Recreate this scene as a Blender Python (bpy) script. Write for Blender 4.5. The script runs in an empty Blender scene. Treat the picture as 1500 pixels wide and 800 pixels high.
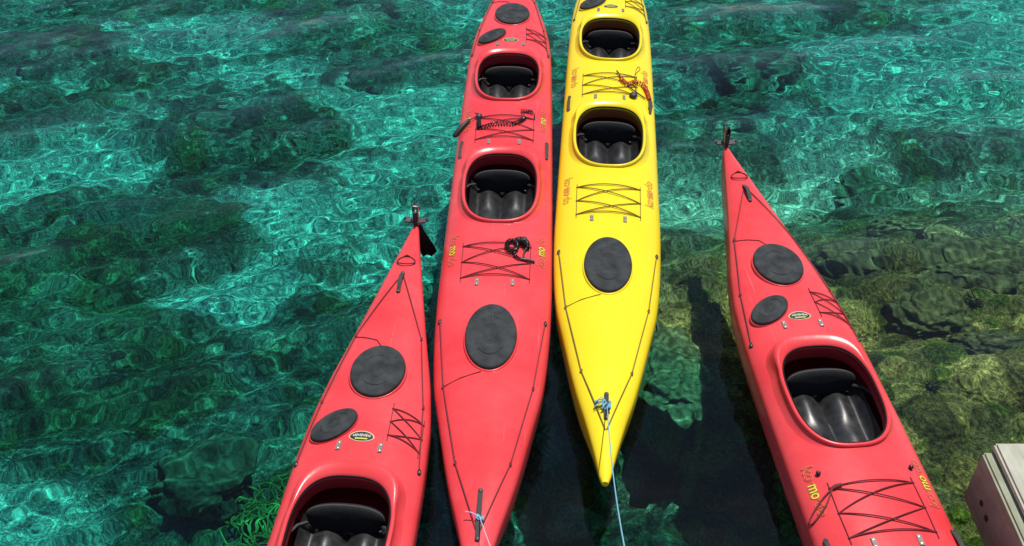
import bpy, bmesh, math
import numpy as np
from mathutils import Vector, Matrix

sc = bpy.context.scene
col = sc.collection

# ------------------------------------------------------------------ camera, sky, sun, exposure
cam = bpy.data.cameras.new('camera')
cam_ob = bpy.data.objects.new('camera', cam); col.objects.link(cam_ob)
cam_ob.location = (0, 0, 4.34)
cam_ob.rotation_euler = (math.radians(90 - 39.907), 0, 0)
cam.sensor_width = 36; cam.lens = 36 * 1512.03 / 1500; cam.clip_end = 3000
sc.camera = cam_ob

SUN_EL, SUN_AZ = math.radians(71), math.radians(28)      # azimuth from +Y towards +X
world = bpy.data.worlds.new('World'); sc.world = world; world.use_nodes = True
wn = world.node_tree
sky = wn.nodes.new('ShaderNodeTexSky'); sky.sky_type = 'NISHITA'; sky.sun_disc = False
sky.sun_elevation = SUN_EL; sky.sun_rotation = SUN_AZ; sky.dust_density = .5
wn.links.new(sky.outputs[0], wn.nodes['Background'].inputs[0])
wn.nodes['Background'].inputs[1].default_value = 0.10
sun = bpy.data.lights.new('sun', 'SUN'); sun_ob = bpy.data.objects.new('sun', sun); col.objects.link(sun_ob)
sun.energy = 4.6; sun.angle = math.radians(0.5); sun.color = (1.0, 0.96, 0.9)
sdir = Vector((math.cos(SUN_EL) * math.sin(SUN_AZ), math.cos(SUN_EL) * math.cos(SUN_AZ), math.sin(SUN_EL)))
sun_ob.rotation_euler = sdir.to_track_quat('Z', 'Y').to_euler()
sun_ob.location = (3, 12, 30)
sun.cycles.is_caustics_light = True                       # sunlight is focused by the ripples on to the sea bed
sc.view_settings.view_transform = 'Standard'; sc.view_settings.look = 'None'
sc.view_settings.exposure = 0.0; sc.view_settings.gamma = 1.0
sc.cycles.use_denoising = True
sc.cycles.max_bounces = 8; sc.cycles.transmission_bounces = 6; sc.cycles.glossy_bounces = 3; sc.cycles.diffuse_bounces = 2

rng = np.random.default_rng(11)

# ------------------------------------------------------------------ helpers
def nodes_of(name):
    m = bpy.data.materials.new(name); m.use_nodes = True
    nt = m.node_tree
    return m, nt, nt.nodes['Principled BSDF']

def plain(name, rgb, rough=0.5, metal=0.0, spec=0.5, vary=0.0, scale=30.0, bump=0.0, bscale=120.0):
    m, nt, p = nodes_of(name)
    p.inputs['Base Color'].default_value = (*rgb, 1); p.inputs['Roughness'].default_value = rough
    p.inputs['Metallic'].default_value = metal; p.inputs['Specular IOR Level'].default_value = spec
    tc = nt.nodes.new('ShaderNodeTexCoord')
    if vary:
        n = nt.nodes.new('ShaderNodeTexNoise'); n.inputs['Scale'].default_value = scale; n.inputs['Detail'].default_value = 6
        nt.links.new(tc.outputs['Object'], n.inputs['Vector'])
        r = nt.nodes.new('ShaderNodeValToRGB')
        r.color_ramp.elements[0].position = .3; r.color_ramp.elements[1].position = .7
        r.color_ramp.elements[0].color = (*[c * (1 - vary) for c in rgb], 1)
        r.color_ramp.elements[1].color = (*[min(1, c * (1 + vary)) for c in rgb], 1)
        nt.links.new(n.outputs['Fac'], r.inputs[0]); nt.links.new(r.outputs[0], p.inputs['Base Color'])
    if bump:
        n2 = nt.nodes.new('ShaderNodeTexNoise'); n2.inputs['Scale'].default_value = bscale; n2.inputs['Detail'].default_value = 3
        nt.links.new(tc.outputs['Object'], n2.inputs['Vector'])
        b = nt.nodes.new('ShaderNodeBump'); b.inputs['Strength'].default_value = bump; b.inputs['Distance'].default_value = .003
        nt.links.new(n2.outputs['Fac'], b.inputs['Height']); nt.links.new(b.outputs[0], p.inputs['Normal'])
    return m

class MB:
    """collects shapes; build() links them as one mesh object"""
    def __init__(s): s.v = []; s.f = []
    def add(s, vs, fs):
        b = len(s.v); s.v += [tuple(map(float, q)) for q in vs]; s.f += [[i + b for i in f] for f in fs]; return s
    def box(s, c, size, rot=None, taper=1.0):
        R = rot or Matrix.Identity(3); c = Vector(c); vs = []
        for z in (-1, 1):
            t = taper if z > 0 else 1
            for x, y in ((-1, -1), (1, -1), (1, 1), (-1, 1)):
                vs.append(c + R @ Vector((x * size[0] / 2 * t, y * size[1] / 2 * t, z * size[2] / 2)))
        return s.add(vs, [(3, 2, 1, 0), (4, 5, 6, 7), (0, 1, 5, 4), (1, 2, 6, 5), (2, 3, 7, 6), (3, 0, 4, 7)])
    def tube(s, pts, r, n=6, closed=False):
        P = [Vector(p) for p in pts]; k = len(P); rr = r if hasattr(r, '__len__') else [r] * k
        vs = []; up = Vector((0, 0, 1)); prev = None
        for i in range(k):
            a = P[(i - 1) % k] if (i > 0 or closed) else P[i]; b = P[(i + 1) % k] if (i < k - 1 or closed) else P[i]
            t = (b - a); t = t.normalized() if t.length > 1e-9 else Vector((1, 0, 0))
            if prev is None:
                x = t.cross(up); x = x if x.length > 1e-3 else t.cross(Vector((1, 0, 0)))
            else:
                x = prev - t * prev.dot(t)
                if x.length < 1e-4: x = t.cross(up)
            x.normalize(); y = t.cross(x); prev = x
            for j in range(n):
                a_ = 2 * math.pi * j / n
                vs.append(P[i] + (x * math.cos(a_) + y * math.sin(a_)) * rr[i])
        fs = []
        for i in range(k if closed else k - 1):
            for j in range(n):
                i2 = (i + 1) % k
                fs.append((i * n + j, i * n + (j + 1) % n, i2 * n + (j + 1) % n, i2 * n + j))
        if not closed: fs += [list(range(n))[::-1], [(k - 1) * n + j for j in range(n)]]
        return s.add(vs, fs)
    def ball(s, c, r, n=10, m=6):
        r = r if hasattr(r, '__len__') else (r, r, r); vs = [(c[0], c[1], c[2] + r[2])]; fs = []
        for i in range(1, m):
            a = math.pi * i / m
            for j in range(n):
                b = 2 * math.pi * j / n
                vs.append((c[0] + r[0] * math.sin(a) * math.cos(b), c[1] + r[1] * math.sin(a) * math.sin(b), c[2] + r[2] * math.cos(a)))
        vs.append((c[0], c[1], c[2] - r[2])); L = len(vs) - 1
        for j in range(n):
            fs.append((0, 1 + j, 1 + (j + 1) % n)); fs.append((L, 1 + (m - 2) * n + (j + 1) % n, 1 + (m - 2) * n + j))
            for i in range(m - 2):
                fs.append((1 + i * n + j, 1 + (i + 1) * n + j, 1 + (i + 1) * n + (j + 1) % n, 1 + i * n + (j + 1) % n))
        return s.add(vs, fs)
    def rings(s, rings, closed=True, cap0=False, cap1=False):
        k = len(rings[0]); vs = [p for r in rings for p in r]; fs = []
        for i in range(len(rings) - 1):
            for j in range(k if closed else k - 1):
                fs.append((i * k + j, i * k + (j + 1) % k, (i + 1) * k + (j + 1) % k, (i + 1) * k + j))
        if cap0: fs.append(list(range(k))[::-1])
        if cap1: fs.append([(len(rings) - 1) * k + j for j in range(k)])
        return s.add(vs, fs)
    def mesh(s, name, mat, smooth=40):
        me = bpy.data.meshes.new(name); me.from_pydata(s.v, [], s.f); me.update()
        bm = bmesh.new(); bm.from_mesh(me); bmesh.ops.recalc_face_normals(bm, faces=bm.faces); bm.to_mesh(me); bm.free()
        if smooth:
            me.polygons.foreach_set('use_smooth', np.ones(len(me.polygons), bool)); me.set_sharp_from_angle(angle=math.radians(smooth))
        me.materials.append(mat); return me
    def build(s, name, mat, parent=None, smooth=40, loc=None):
        return link(name, s.mesh(name, mat, smooth), parent, loc)

def link(name, me, parent=None, loc=None):
    o = bpy.data.objects.new(name, me); col.objects.link(o)
    if parent: o.parent = parent
    if loc: o.location = loc
    return o

def tag(o, label=None, cat=None, group=None, kind=None):
    for k, v in (('label', label), ('category', cat), ('group', group), ('kind', kind)):
        if v: o[k] = v
    return o

def smoothstep(a, b, x):
    t = np.clip((x - a) / (b - a), 0, 1); return t * t * (3 - 2 * t)

def value_noise(x, y, seed):
    g = np.random.default_rng(seed).random((256, 256))
    xi = np.floor(x).astype(int); yi = np.floor(y).astype(int); fx = x - xi; fy = y - yi
    fx = fx * fx * (3 - 2 * fx); fy = fy * fy * (3 - 2 * fy)
    a = g[yi % 256, xi % 256]; b = g[yi % 256, (xi + 1) % 256]; c = g[(yi + 1) % 256, xi % 256]; d = g[(yi + 1) % 256, (xi + 1) % 256]
    return (a * (1 - fx) + b * fx) * (1 - fy) + (c * (1 - fx) + d * fx) * fy

def fbm(x, y, scale, octv, seed):
    s = 0; a = 1; t = 0
    for i in range(octv):
        s = s + a * value_noise(x * scale * 2 ** i + 17.3 * i, y * scale * 2 ** i + 5.1 * i, seed + i); t += a; a *= .5
    return s / t

def axis(a, b, st, far, gr=1.3):
    c = list(np.arange(a, b + 1e-9, st)); lo = []; hi = []
    s = st; x = a
    while x > -far: s *= gr; x -= s; lo.append(x)
    s = st; x = c[-1]
    while x < far: s *= gr; x += s; hi.append(x)
    return np.array(lo[::-1] + c + hi)

def sheet(name, X, Y, zf, mat):
    gx, gy = np.meshgrid(X, Y); z = zf(gx, gy); ny, nx = gx.shape
    idx = np.arange(ny * nx).reshape(ny, nx)
    q = np.stack([idx[:-1, :-1], idx[:-1, 1:], idx[1:, 1:], idx[1:, :-1]], -1).reshape(-1, 4)
    me = bpy.data.meshes.new(name)
    me.vertices.add(ny * nx); me.vertices.foreach_set('co', np.stack([gx, gy, z], -1).astype(np.float32).ravel())
    me.loops.add(q.size); me.loops.foreach_set('vertex_index', q.astype(np.int32).ravel())
    me.polygons.add(len(q)); me.polygons.foreach_set('loop_start', np.arange(0, q.size, 4, dtype=np.int32))
    me.polygons.foreach_set('use_smooth', np.ones(len(q), bool))
    me.update(calc_edges=True); me.materials.append(mat)
    return link(name, me), gx, gy

# ------------------------------------------------------------------ water surface
def shallow_mask(x, y):
    wob = (fbm(x + 50, y + 50, .9, 3, 90) - .5) * 1.2
    return smoothstep(-1.2, 1.0, 6.2 + .1 * x - y + wob * .6) * smoothstep(.0, .9, x + wob * .5 - 1.4 * smoothstep(5.0, 3.9, y))

def wave_height(x, y):
    r = np.random.default_rng(5); z = np.zeros_like(x)
    main = math.radians(104)
    for i in range(120):
        lam = math.exp(r.uniform(math.log(.065), math.log(1.5)))
        th = r.normal(main, .36 + .25 * (lam < .3)); k = 2 * math.pi / lam
        z += WAVE * 1.13 * lam ** 1.32 * (1 if lam < .5 else 1.0) * np.sin(k * (x * math.cos(th) + y * math.sin(th)) + r.uniform(0, 6.283))
    calm = .62 + .75 * fbm(x + 90, y + 40, .55, 2, 61)          # gusts: patches of rougher and smoother water
    calm = calm * (1 - .15 * smoothstep(4.6, 3.0, y) * smoothstep(-1.4, -.6, x))     # sheltered water between the moored boats
    calm = calm * (1 - .05 * smoothstep(7.6, 6.2, y) * smoothstep(.9, 1.8, x) * smoothstep(2.6, 4.0, y))
    d = np.maximum(np.abs(x) - 8, 0) + np.maximum(y - 13.5, 0) + np.maximum(1.2 - y, 0)
    return z * calm * np.clip(1 - d / 4, 0, 1)
WAVE = .00165

m_water = bpy.data.materials.new('sea_water'); m_water.use_nodes = True
nt = m_water.node_tree; nt.nodes.clear(); N = nt.nodes.new
out = N('ShaderNodeOutputMaterial'); mix = N('ShaderNodeMixShader'); fr = N('ShaderNodeFresnel'); fr.inputs[0].default_value = 1.33
rf = N('ShaderNodeBsdfRefraction'); rf.inputs['IOR'].default_value = 1.33; rf.inputs['Roughness'].default_value = 0
gl = N('ShaderNodeBsdfGlossy'); gl.inputs['Roughness'].default_value = 0.0; gl.inputs['Color'].default_value = (1, 1, 1, 1)
at = N('ShaderNodeAttribute'); at.attribute_name = 'shallow'
tint = N('ShaderNodeMixRGB'); tint.inputs[1].default_value = (.185, .74, .725, 1); tint.inputs[2].default_value = (.60, .82, .71, 1)
nt.links.new(at.outputs['Fac'], tint.inputs[0]); nt.links.new(tint.outputs[0], rf.inputs['Color'])
nt.links.new(fr.outputs[0], mix.inputs[0]); nt.links.new(rf.outputs[0], mix.inputs[1]); nt.links.new(gl.outputs[0], mix.inputs[2])
nt.links.new(mix.outputs[0], out.inputs['Surface'])
water, gx, gy = sheet('water', axis(-7.8, 7.8, .021, 400), axis(1.2, 13.4, .021, 400), wave_height, m_water)
a = water.data.attributes.new('shallow', 'FLOAT', 'POINT'); a.data.foreach_set('value', shallow_mask(gx, gy).astype(np.float32).ravel())
tag(water, 'clear turquoise rippled sea water over the reef', kind='structure')
water.cycles.is_caustics_caster = True

# ------------------------------------------------------------------ sea bed with reef
SAND = [(-1.45, 7.2, 1.15, .85), (2.95, 7.9, .5, .6), (-.9, 9.0, 1.0, .6), (-2.3, 6.4, .45, .3), (-3.5, 4.0, .8, .5), (-4.3, 7.9, 1.3, .5), (2.95, 8.2, .28, .7),
        (3.7, 10.0, .8, .35), (4.6, 9.3, 1.2, .9), (1.5, 7.4, .5, .5), (-3.7, 10.3, 1.1, .45), (-2.2, 9.5, .9, .3), (.3, 11, 1.2, .5), (5.6, 10.6, .9, .6), (-5.8, 9.6, 1.3, .6),
        (2.3, 7.3, .4, .3), (-.2, 7.4, .5, .9)]
DARK = [(-2.87, 8.38, .5, .25), (-2.05, 8.57, .5, .3), (-2.5, 7.9, .6, .25), (-3.3, 7.1, .9, .4), (-4.9, 9.9, .7, .4), (-5.2, 8.8, .8, .3), (-1.5, 9.6, .4, .25)]
ALGAE = [(-3.6, 5.9, 1.0, .8), (-2.9, 5.3, .6, .5), (-1.7, 6.6, .4, .3), (-2.2, 7.2, .7, .4), (-4.5, 6.3, .9, .5), (-3.0, 6.6, .8, .4)]
def blobs(x, y, L, seed):
    wx = x + .7 * (fbm(x + 30, y + 30, 1.3, 4, seed) - .5); wy = y + .7 * (fbm(x + 70, y + 10, 1.3, 4, seed + 9) - .5)
    v = np.zeros_like(x)
    for cx, cy, rx, ry in L: v = np.maximum(v, 1 - ((wx - cx) / rx) ** 2 * .5 - ((wy - cy) / ry) ** 2 * .5)
    return np.clip(v, 0, 1)

def make_bed():
    X = axis(-8.6, 8.6, .023, 400); Y = axis(.8, 15, .023, 400); gx, gy = np.meshgrid(X, Y)
    sh = shallow_mask(gx, gy)
    n1 = fbm(gx + 20, gy + 20, .7, 5, 20); n2 = fbm(gx + 40, gy + 60, 3.0, 4, 31)
    n3 = fbm(gx + 15, gy + 75, 1.6, 5, 36); sandm = np.clip(np.maximum(smoothstep(.0, .6, blobs(gx, gy, SAND, 40) + .5 * (n3 - .5)), smoothstep(.53, .66, n3) * (.12 + .38 * smoothstep(5.2, 7.5, gy + .4 * (n1 - .5)))), 0, 1)
    sandm = sandm * (1 - .9 * sh); darkm = smoothstep(.0, .6, blobs(gx, gy, DARK, 55) + .9 * (n2 - .5)); sandm = sandm * (1 - darkm)
    alg = .75 * smoothstep(.0, .7, blobs(gx, gy, ALGAE, 77)) * (1 - sandm)
    base = -1.9 + .8 * sh + .22 * (n1 - .5) + .2 * smoothstep(6, 3, gy)
    base = base - .18 * sandm + .14 * darkm
    h = np.zeros_like(gx); tone = np.zeros_like(gx); hue = np.zeros_like(gx)
    r = np.random.default_rng(8)
    for i in range(13000):                                      # coral heads and boulders of the reef, high where the reef is
        cx, cy = r.uniform(-8.5, 8.5), r.uniform(1, 15); ix = int(np.searchsorted(X, cx)); iy = int(np.searchsorted(Y, cy))
        keep = 1 - sandm[iy, ix]
        if r.random() > keep * .95 + .03: continue
        R = math.exp(r.normal(math.log(.052 if i > 5500 else .09), .5)); R = min(R, .30 - .06 * sh[iy, ix])
        if i > 5500 and sh[iy, ix] < .5 and r.random() < .6: continue
        k = int(R / .023) + 2; s = np.s_[iy - k:iy + k + 1, ix - k:ix + k + 1]
        a_ = r.uniform(0, 3.14); e = r.uniform(.65, 1)
        dx = gx[s] - cx; dy = gy[s] - cy; u = dx * math.cos(a_) + dy * math.sin(a_); v = (-dx * math.sin(a_) + dy * math.cos(a_)) / e
        rad = np.sqrt(u * u + v * v) / R * (1 + .5 * (n2[s] - .5))
        cap = R * r.uniform(.45, .95) * np.sqrt(np.clip(1 - rad * rad, 0, 1)); w = cap > h[s]
        h[s] = np.where(w, cap, h[s]); tone[s] = np.where(w, r.random(), tone[s]); hue[s] = np.where(w, r.random(), hue[s])
    z = base + h + .05 * (n2 - .5) * (1 - .8 * sandm) + .07 * (fbm(gx, gy, 9., 3, 12) - .5) * (1 - sandm)
    # colour of sand, coral, algae
    lump = smoothstep(0, .03, h)
    sand = np.array([.78, .73, .62]); rub = np.array([.20, .21, .15])
    cA = np.array([.07, .08, .055]); cB = np.array([.30, .27, .16]); cC = np.array([.13, .19, .07]); cP = np.array([.46, .43, .30])
    c = rub * (.5 + 1.1 * n2[..., None])
    pick = np.where((tone > .76)[..., None], cP, np.where((hue > .6)[..., None], cC, cA * (1 - tone[..., None]) + cB * tone[..., None]))
    c = c * (1 - lump[..., None]) + pick * lump[..., None]
    warm = np.array([1.1, .84, .46]); c = c * (1 - sh[..., None]) * np.array([1.05, 1.2, 1.2]) + c * sh[..., None] * warm
    c = c * (1 - alg[..., None]) + np.array([.10, .19, .075]) * (.3 + 1.5 * n2[..., None]) * alg[..., None]
    c = c * (1 - darkm[..., None] * .32)
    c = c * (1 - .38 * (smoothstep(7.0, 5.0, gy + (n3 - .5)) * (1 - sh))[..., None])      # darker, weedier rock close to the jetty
    c = c * (1 - sandm[..., None]) + sand * (.75 + .5 * n2[..., None]) * sandm[..., None]
    return X, Y, z, np.clip(c, .01, .9)

m_bed, nt, p = nodes_of('reef_bed'); p.inputs['Roughness'].default_value = .95; p.inputs['Specular IOR Level'].default_value = .1
at = nt.nodes.new('ShaderNodeAttribute'); at.attribute_name = 'bed_colour'
tc = nt.nodes.new('ShaderNodeTexCoord'); no = nt.nodes.new('ShaderNodeTexNoise'); no.inputs['Scale'].default_value = 34; no.inputs['Detail'].default_value = 8; no.inputs['Roughness'].default_value = .7
vo = nt.nodes.new('ShaderNodeTexVoronoi'); vo.inputs['Scale'].default_value = 22
nt.links.new(tc.outputs['Object'], no.inputs['Vector']); nt.links.new(tc.outputs['Object'], vo.inputs['Vector'])
rp = nt.nodes.new('ShaderNodeValToRGB'); rp.color_ramp.elements[0].position = .36; rp.color_ramp.elements[1].position = .66
rp.color_ramp.elements[0].color = (.28, .28, .28, 1); rp.color_ramp.elements[1].color = (1.75, 1.75, 1.6, 1)
nt.links.new(no.outputs['Fac'], rp.inputs[0])
mm = nt.nodes.new('ShaderNodeMixRGB'); mm.blend_type = 'MULTIPLY'; mm.inputs[0].default_value = 1
nt.links.new(at.outputs['Color'], mm.inputs[1]); nt.links.new(rp.outputs[0], mm.inputs[2])
ns = nt.nodes.new('ShaderNodeTexNoise'); ns.inputs['Scale'].default_value = 85; ns.inputs['Detail'].default_value = 4; nt.links.new(tc.outputs['Object'], ns.inputs['Vector'])
rs = nt.nodes.new('ShaderNodeValToRGB'); rs.color_ramp.elements[0].position = .40; rs.color_ramp.elements[1].position = .64
rs.color_ramp.elements[0].color = (.6, .6, .6, 1); rs.color_ramp.elements[1].color = (1.55, 1.55, 1.5, 1); nt.links.new(ns.outputs['Fac'], rs.inputs[0])
mq = nt.nodes.new('ShaderNodeMixRGB'); mq.blend_type = 'MULTIPLY'; mq.inputs[0].default_value = 1
nt.links.new(mm.outputs[0], mq.inputs[1]); nt.links.new(rs.outputs[0], mq.inputs[2]); nt.links.new(mq.outputs[0], p.inputs['Base Color'])
bp = nt.nodes.new('ShaderNodeBump'); bp.inputs['Strength'].default_value = .8; bp.inputs['Distance'].default_value = .03
nt.links.new(vo.outputs['Distance'], bp.inputs['Height']); nt.links.new(bp.outputs[0], p.inputs['Normal'])
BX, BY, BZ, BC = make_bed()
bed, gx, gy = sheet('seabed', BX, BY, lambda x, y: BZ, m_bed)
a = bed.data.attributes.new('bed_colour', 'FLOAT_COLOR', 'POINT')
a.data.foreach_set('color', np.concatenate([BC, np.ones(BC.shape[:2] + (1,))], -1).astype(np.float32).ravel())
tag(bed, 'sandy sea bed with reef rock and coral under the water', kind='structure'); bed.cycles.is_caustics_receiver = True
def bed_z(x, y): return float(BZ[min(np.searchsorted(BY, y), len(BY) - 1), min(np.searchsorted(BX, x), len(BX) - 1)])

# ------------------------------------------------------------------ single coral heads
def coral_mat(name, rgb, tip):
    m, nt, p = nodes_of(name); p.inputs['Roughness'].default_value = .95; p.inputs['Specular IOR Level'].default_value = .1
    tc = nt.nodes.new('ShaderNodeTexCoord'); v = nt.nodes.new('ShaderNodeTexVoronoi'); v.inputs['Scale'].default_value = 16
    n = nt.nodes.new('ShaderNodeTexNoise'); n.inputs['Scale'].default_value = 26; n.inputs['Detail'].default_value = 8
    nt.links.new(tc.outputs['Object'], v.inputs['Vector']); nt.links.new(tc.outputs['Object'], n.inputs['Vector'])
    r = nt.nodes.new('ShaderNodeValToRGB'); r.color_ramp.elements[0].color = (*rgb, 1); r.color_ramp.elements[1].color = (*tip, 1)
    r.color_ramp.elements[0].position = .38; r.color_ramp.elements[1].position = .68
    nt.links.new(n.outputs['Fac'], r.inputs[0]); nt.links.new(r.outputs[0], p.inputs['Base Color'])
    b = nt.nodes.new('ShaderNodeBump'); b.inputs['Strength'].default_value = 1; b.inputs['Distance'].default_value = .03
    nt.links.new(v.outputs['Distance'], b.inputs['Height']); nt.links.new(b.outputs[0], p.inputs['Normal'])
    return m
m_tan = coral_mat('tan_coral', (.10, .085, .04), (.34, .29, .15)); m_pale = coral_mat('pale_coral', (.12, .12, .05), (.5, .5, .27))
m_brown = coral_mat('brown_coral', (.10, .085, .05), (.30, .25, .14)); m_grcor = coral_mat('green_coral', (.10, .15, .08), (.30, .38, .22))
def coral_head(x, y, rx, ry, rz, mat, label, seed, lobes=4.5, lift=0.0, amp=.4):
    bm = bmesh.new(); bmesh.ops.create_icosphere(bm, subdivisions=5, radius=1)
    P = np.array([v.co[:] for v in bm.verts]); r = np.random.default_rng(seed)
    d = np.zeros(len(P))
    for i in range(26):
        k = r.normal(size=3) * lobes * (1 + i / 8); d += np.sin(P @ k + r.uniform(0, 6.28)) / (1 + i / 5)
    d = d / np.abs(d).max(); s = 1 + amp * d
    for v, q in zip(bm.verts, P * s[:, None] * np.array([rx, ry, rz])): v.co = q
    me = bpy.data.meshes.new('coral_head'); bm.to_mesh(me); bm.free()
    me.polygons.foreach_set('use_smooth', np.ones(len(me.polygons), bool)); me.materials.append(mat)
    o = link('coral_head', me, None, (x, y, bed_z(x, y) + rz * .25 + lift)); o.cycles.is_caustics_receiver = True
    tag(o, label, 'coral', 'coral heads on the reef'); return o
coral_head(3.55, 6.0, .48, .28, .10, m_tan, 'broad flat tan coral mound at the right edge beyond the wooden jetty', 1)
coral_head(3.1, 6.55, .22, .16, .16, m_pale, 'small pale yellow coral head at the reef edge right of the stern hatch', 2, 5)
coral_head(3.25, 7.65, .28, .24, .17, m_grcor, 'round green coral head beyond the reef edge, upper right', 3)
coral_head(2.5, 9.6, .5, .36, .26, m_grcor, 'large green coral mound at the top beside the yellow kayak', 4)
coral_head(2.2, 9.0, .34, .28, .2, m_grcor, 'middle sized green coral mound just below the large one', 5)
coral_head(1.06, 4.8, .22, .42, .13, m_pale, 'pale lit coral ridge between the yellow bow and the right kayak', 6, 4, .1)
coral_head(2.95, 5.45, .26, .2, .14, m_tan, 'olive tan coral clump right of the right kayak seat', 7, 5)
coral_head(3.3, 5.1, .24, .18, .14, m_brown, 'dark brown coral clump above the wooden jetty corner', 8, 5)
coral_head(2.6, 6.1, .24, .18, .13, m_brown, 'brown coral clump beside the right kayak stern hatch', 9, 4)
coral_head(-2.0, 4.3, .3, .3, .2, m_brown, 'grey brown coral boulder left of the left kayak', 10, 4)

# green seaweed tuft
m_weed = plain('seaweed_green', (.26, .42, .08), .8, vary=.5, scale=20)
mbw = MB(); r = np.random.default_rng(4)
wx, wy = -1.5, 4.0; wz = bed_z(wx, wy)
for i in range(110):                                        # tangle of thin curling fronds over a low dome
    a_ = r.uniform(0, 6.28); q = .24 * math.sqrt(r.random()); p_ = np.array([wx + q * math.cos(a_), wy + q * math.sin(a_), wz - .02 + .05 * r.random()]); pts = [p_.copy()]
    h = r.uniform(0, 6.28); v = .05
    for j in range(9):
        h += r.normal(.5, .5); p_ = p_ + np.array([.036 * math.cos(h), .036 * math.sin(h), v]); v -= .011; pts.append(p_.copy())
    mbw.tube(pts, [.004] + [.006] * 8 + [.002], 4)
weed = mbw.build('seaweed', m_weed); weed.cycles.is_caustics_receiver = True
tag(weed, 'bright green seaweed tuft under water beside the left kayak cockpit', 'seaweed')

# sea urchins on the reef
m_urch = plain('urchin_black', (.01, .009, .012), .5)
for (ux, uy), lab in (((2.78, 4.72), 'spiny black sea urchin on the reef above the jetty, nearer the right kayak'), ((3.32, 5.62), 'spiny black sea urchin below the flat tan coral mound')):
    k = MB(); uz = bed_z(ux, uy) + .02; k.ball((0, 0, 0), .032, 12, 8); r = np.random.default_rng(int(ux * 100))
    for i in range(70):
        d_ = r.normal(size=3); d_[2] = abs(d_[2]) - .2; d_ /= np.linalg.norm(d_); k.tube([d_ * .04, d_ * r.uniform(.06, .09)], [.003, .001], 3)
    o = k.build('sea_urchin', m_urch, None, 40, (ux, uy, uz)); o.cycles.is_caustics_receiver = True; tag(o, lab, 'sea urchin', 'sea urchins on the reef')

# ------------------------------------------------------------------ kayak model: u runs to the bow, w to the right seen from the bow end
DECK = .34
def curve(xs, ys):
    xs = np.array(xs, float); ys = np.array(ys, float); h = np.diff(xs); d = np.diff(ys) / h; m = np.zeros(len(xs))
    m[1:-1] = np.where(d[:-1] * d[1:] > 0, 2 * d[:-1] * d[1:] / (d[:-1] + d[1:] + 1e-12), 0); m[0] = d[0]; m[-1] = d[-1]
    def f(x):
        x = np.clip(x, xs[0], xs[-1]); i = np.clip(np.searchsorted(xs, x) - 1, 0, len(h) - 1); t = (x - xs[i]) / h[i]
        return (2 * t**3 - 3 * t**2 + 1) * ys[i] + (t**3 - 2 * t**2 + t) * h[i] * m[i] + (-2 * t**3 + 3 * t**2) * ys[i + 1] + (t**3 - t**2) * h[i] * m[i + 1]
    return f
fW = curve([-4.25, -4.18, -3.9, -3.55, -3.26, -2.9, -2.6, -2.2, -1.5, -.5, .55, .85, 1.12, 1.39, 1.64, 2.08, 2.37, 2.62, 2.69, 2.735],
           [.022, .034, .088, .156, .215, .288, .325, .341, .347, .349, .346, .339, .325, .30, .255, .168, .096, .042, .03, .016])
fC = curve([-4.25, -3.9, -3.2, -2.4, 0, 1.6, 2.4, 2.735], [.345, .35, .345, .34, .34, .34, .335, .325])
fS = curve([-4.25, -3.6, -2.6, 0, 1.2, 2.2, 2.735], [.315, .28, .22, .208, .22, .27, .305])
fK = curve([-4.25, -4.15, -3.7, -3.0, 0, 1.6, 2.15, 2.5, 2.735], [.18, .05, -.08, -.115, -.12, -.11, -.02, .16, .29])
ND = 2.1
def deck_z(u, w):
    W = float(fW(u)); t = min(abs(w) / W, .985)
    s, c = float(fS(u)), float(fC(u)); return s + (c - s) * (1 - t ** ND) ** (1 / ND)
def L3(u, w, z): return (w, -u, z)
def on(u, w, h=0.0): return (w, -u, deck_z(u, w) + h)

CK = [dict(cu=-1.867, hl=.345, hw=.237), dict(cu=-.374, hl=.374, hw=.238)]
def outline(c, n=64):
    P = []
    for i in range(n):
        a = 2 * math.pi * i / n; e = 2 / 2.75
        co_, si = math.cos(a), math.sin(a)
        w = c['hw'] * math.copysign(abs(co_) ** e, co_); u = c['cu'] + c['hl'] * math.copysign(abs(si) ** e, si)
        w *= 1 + .03 * (-(u - c['cu']) / c['hl']); P.append((u, w))
    return P

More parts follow.
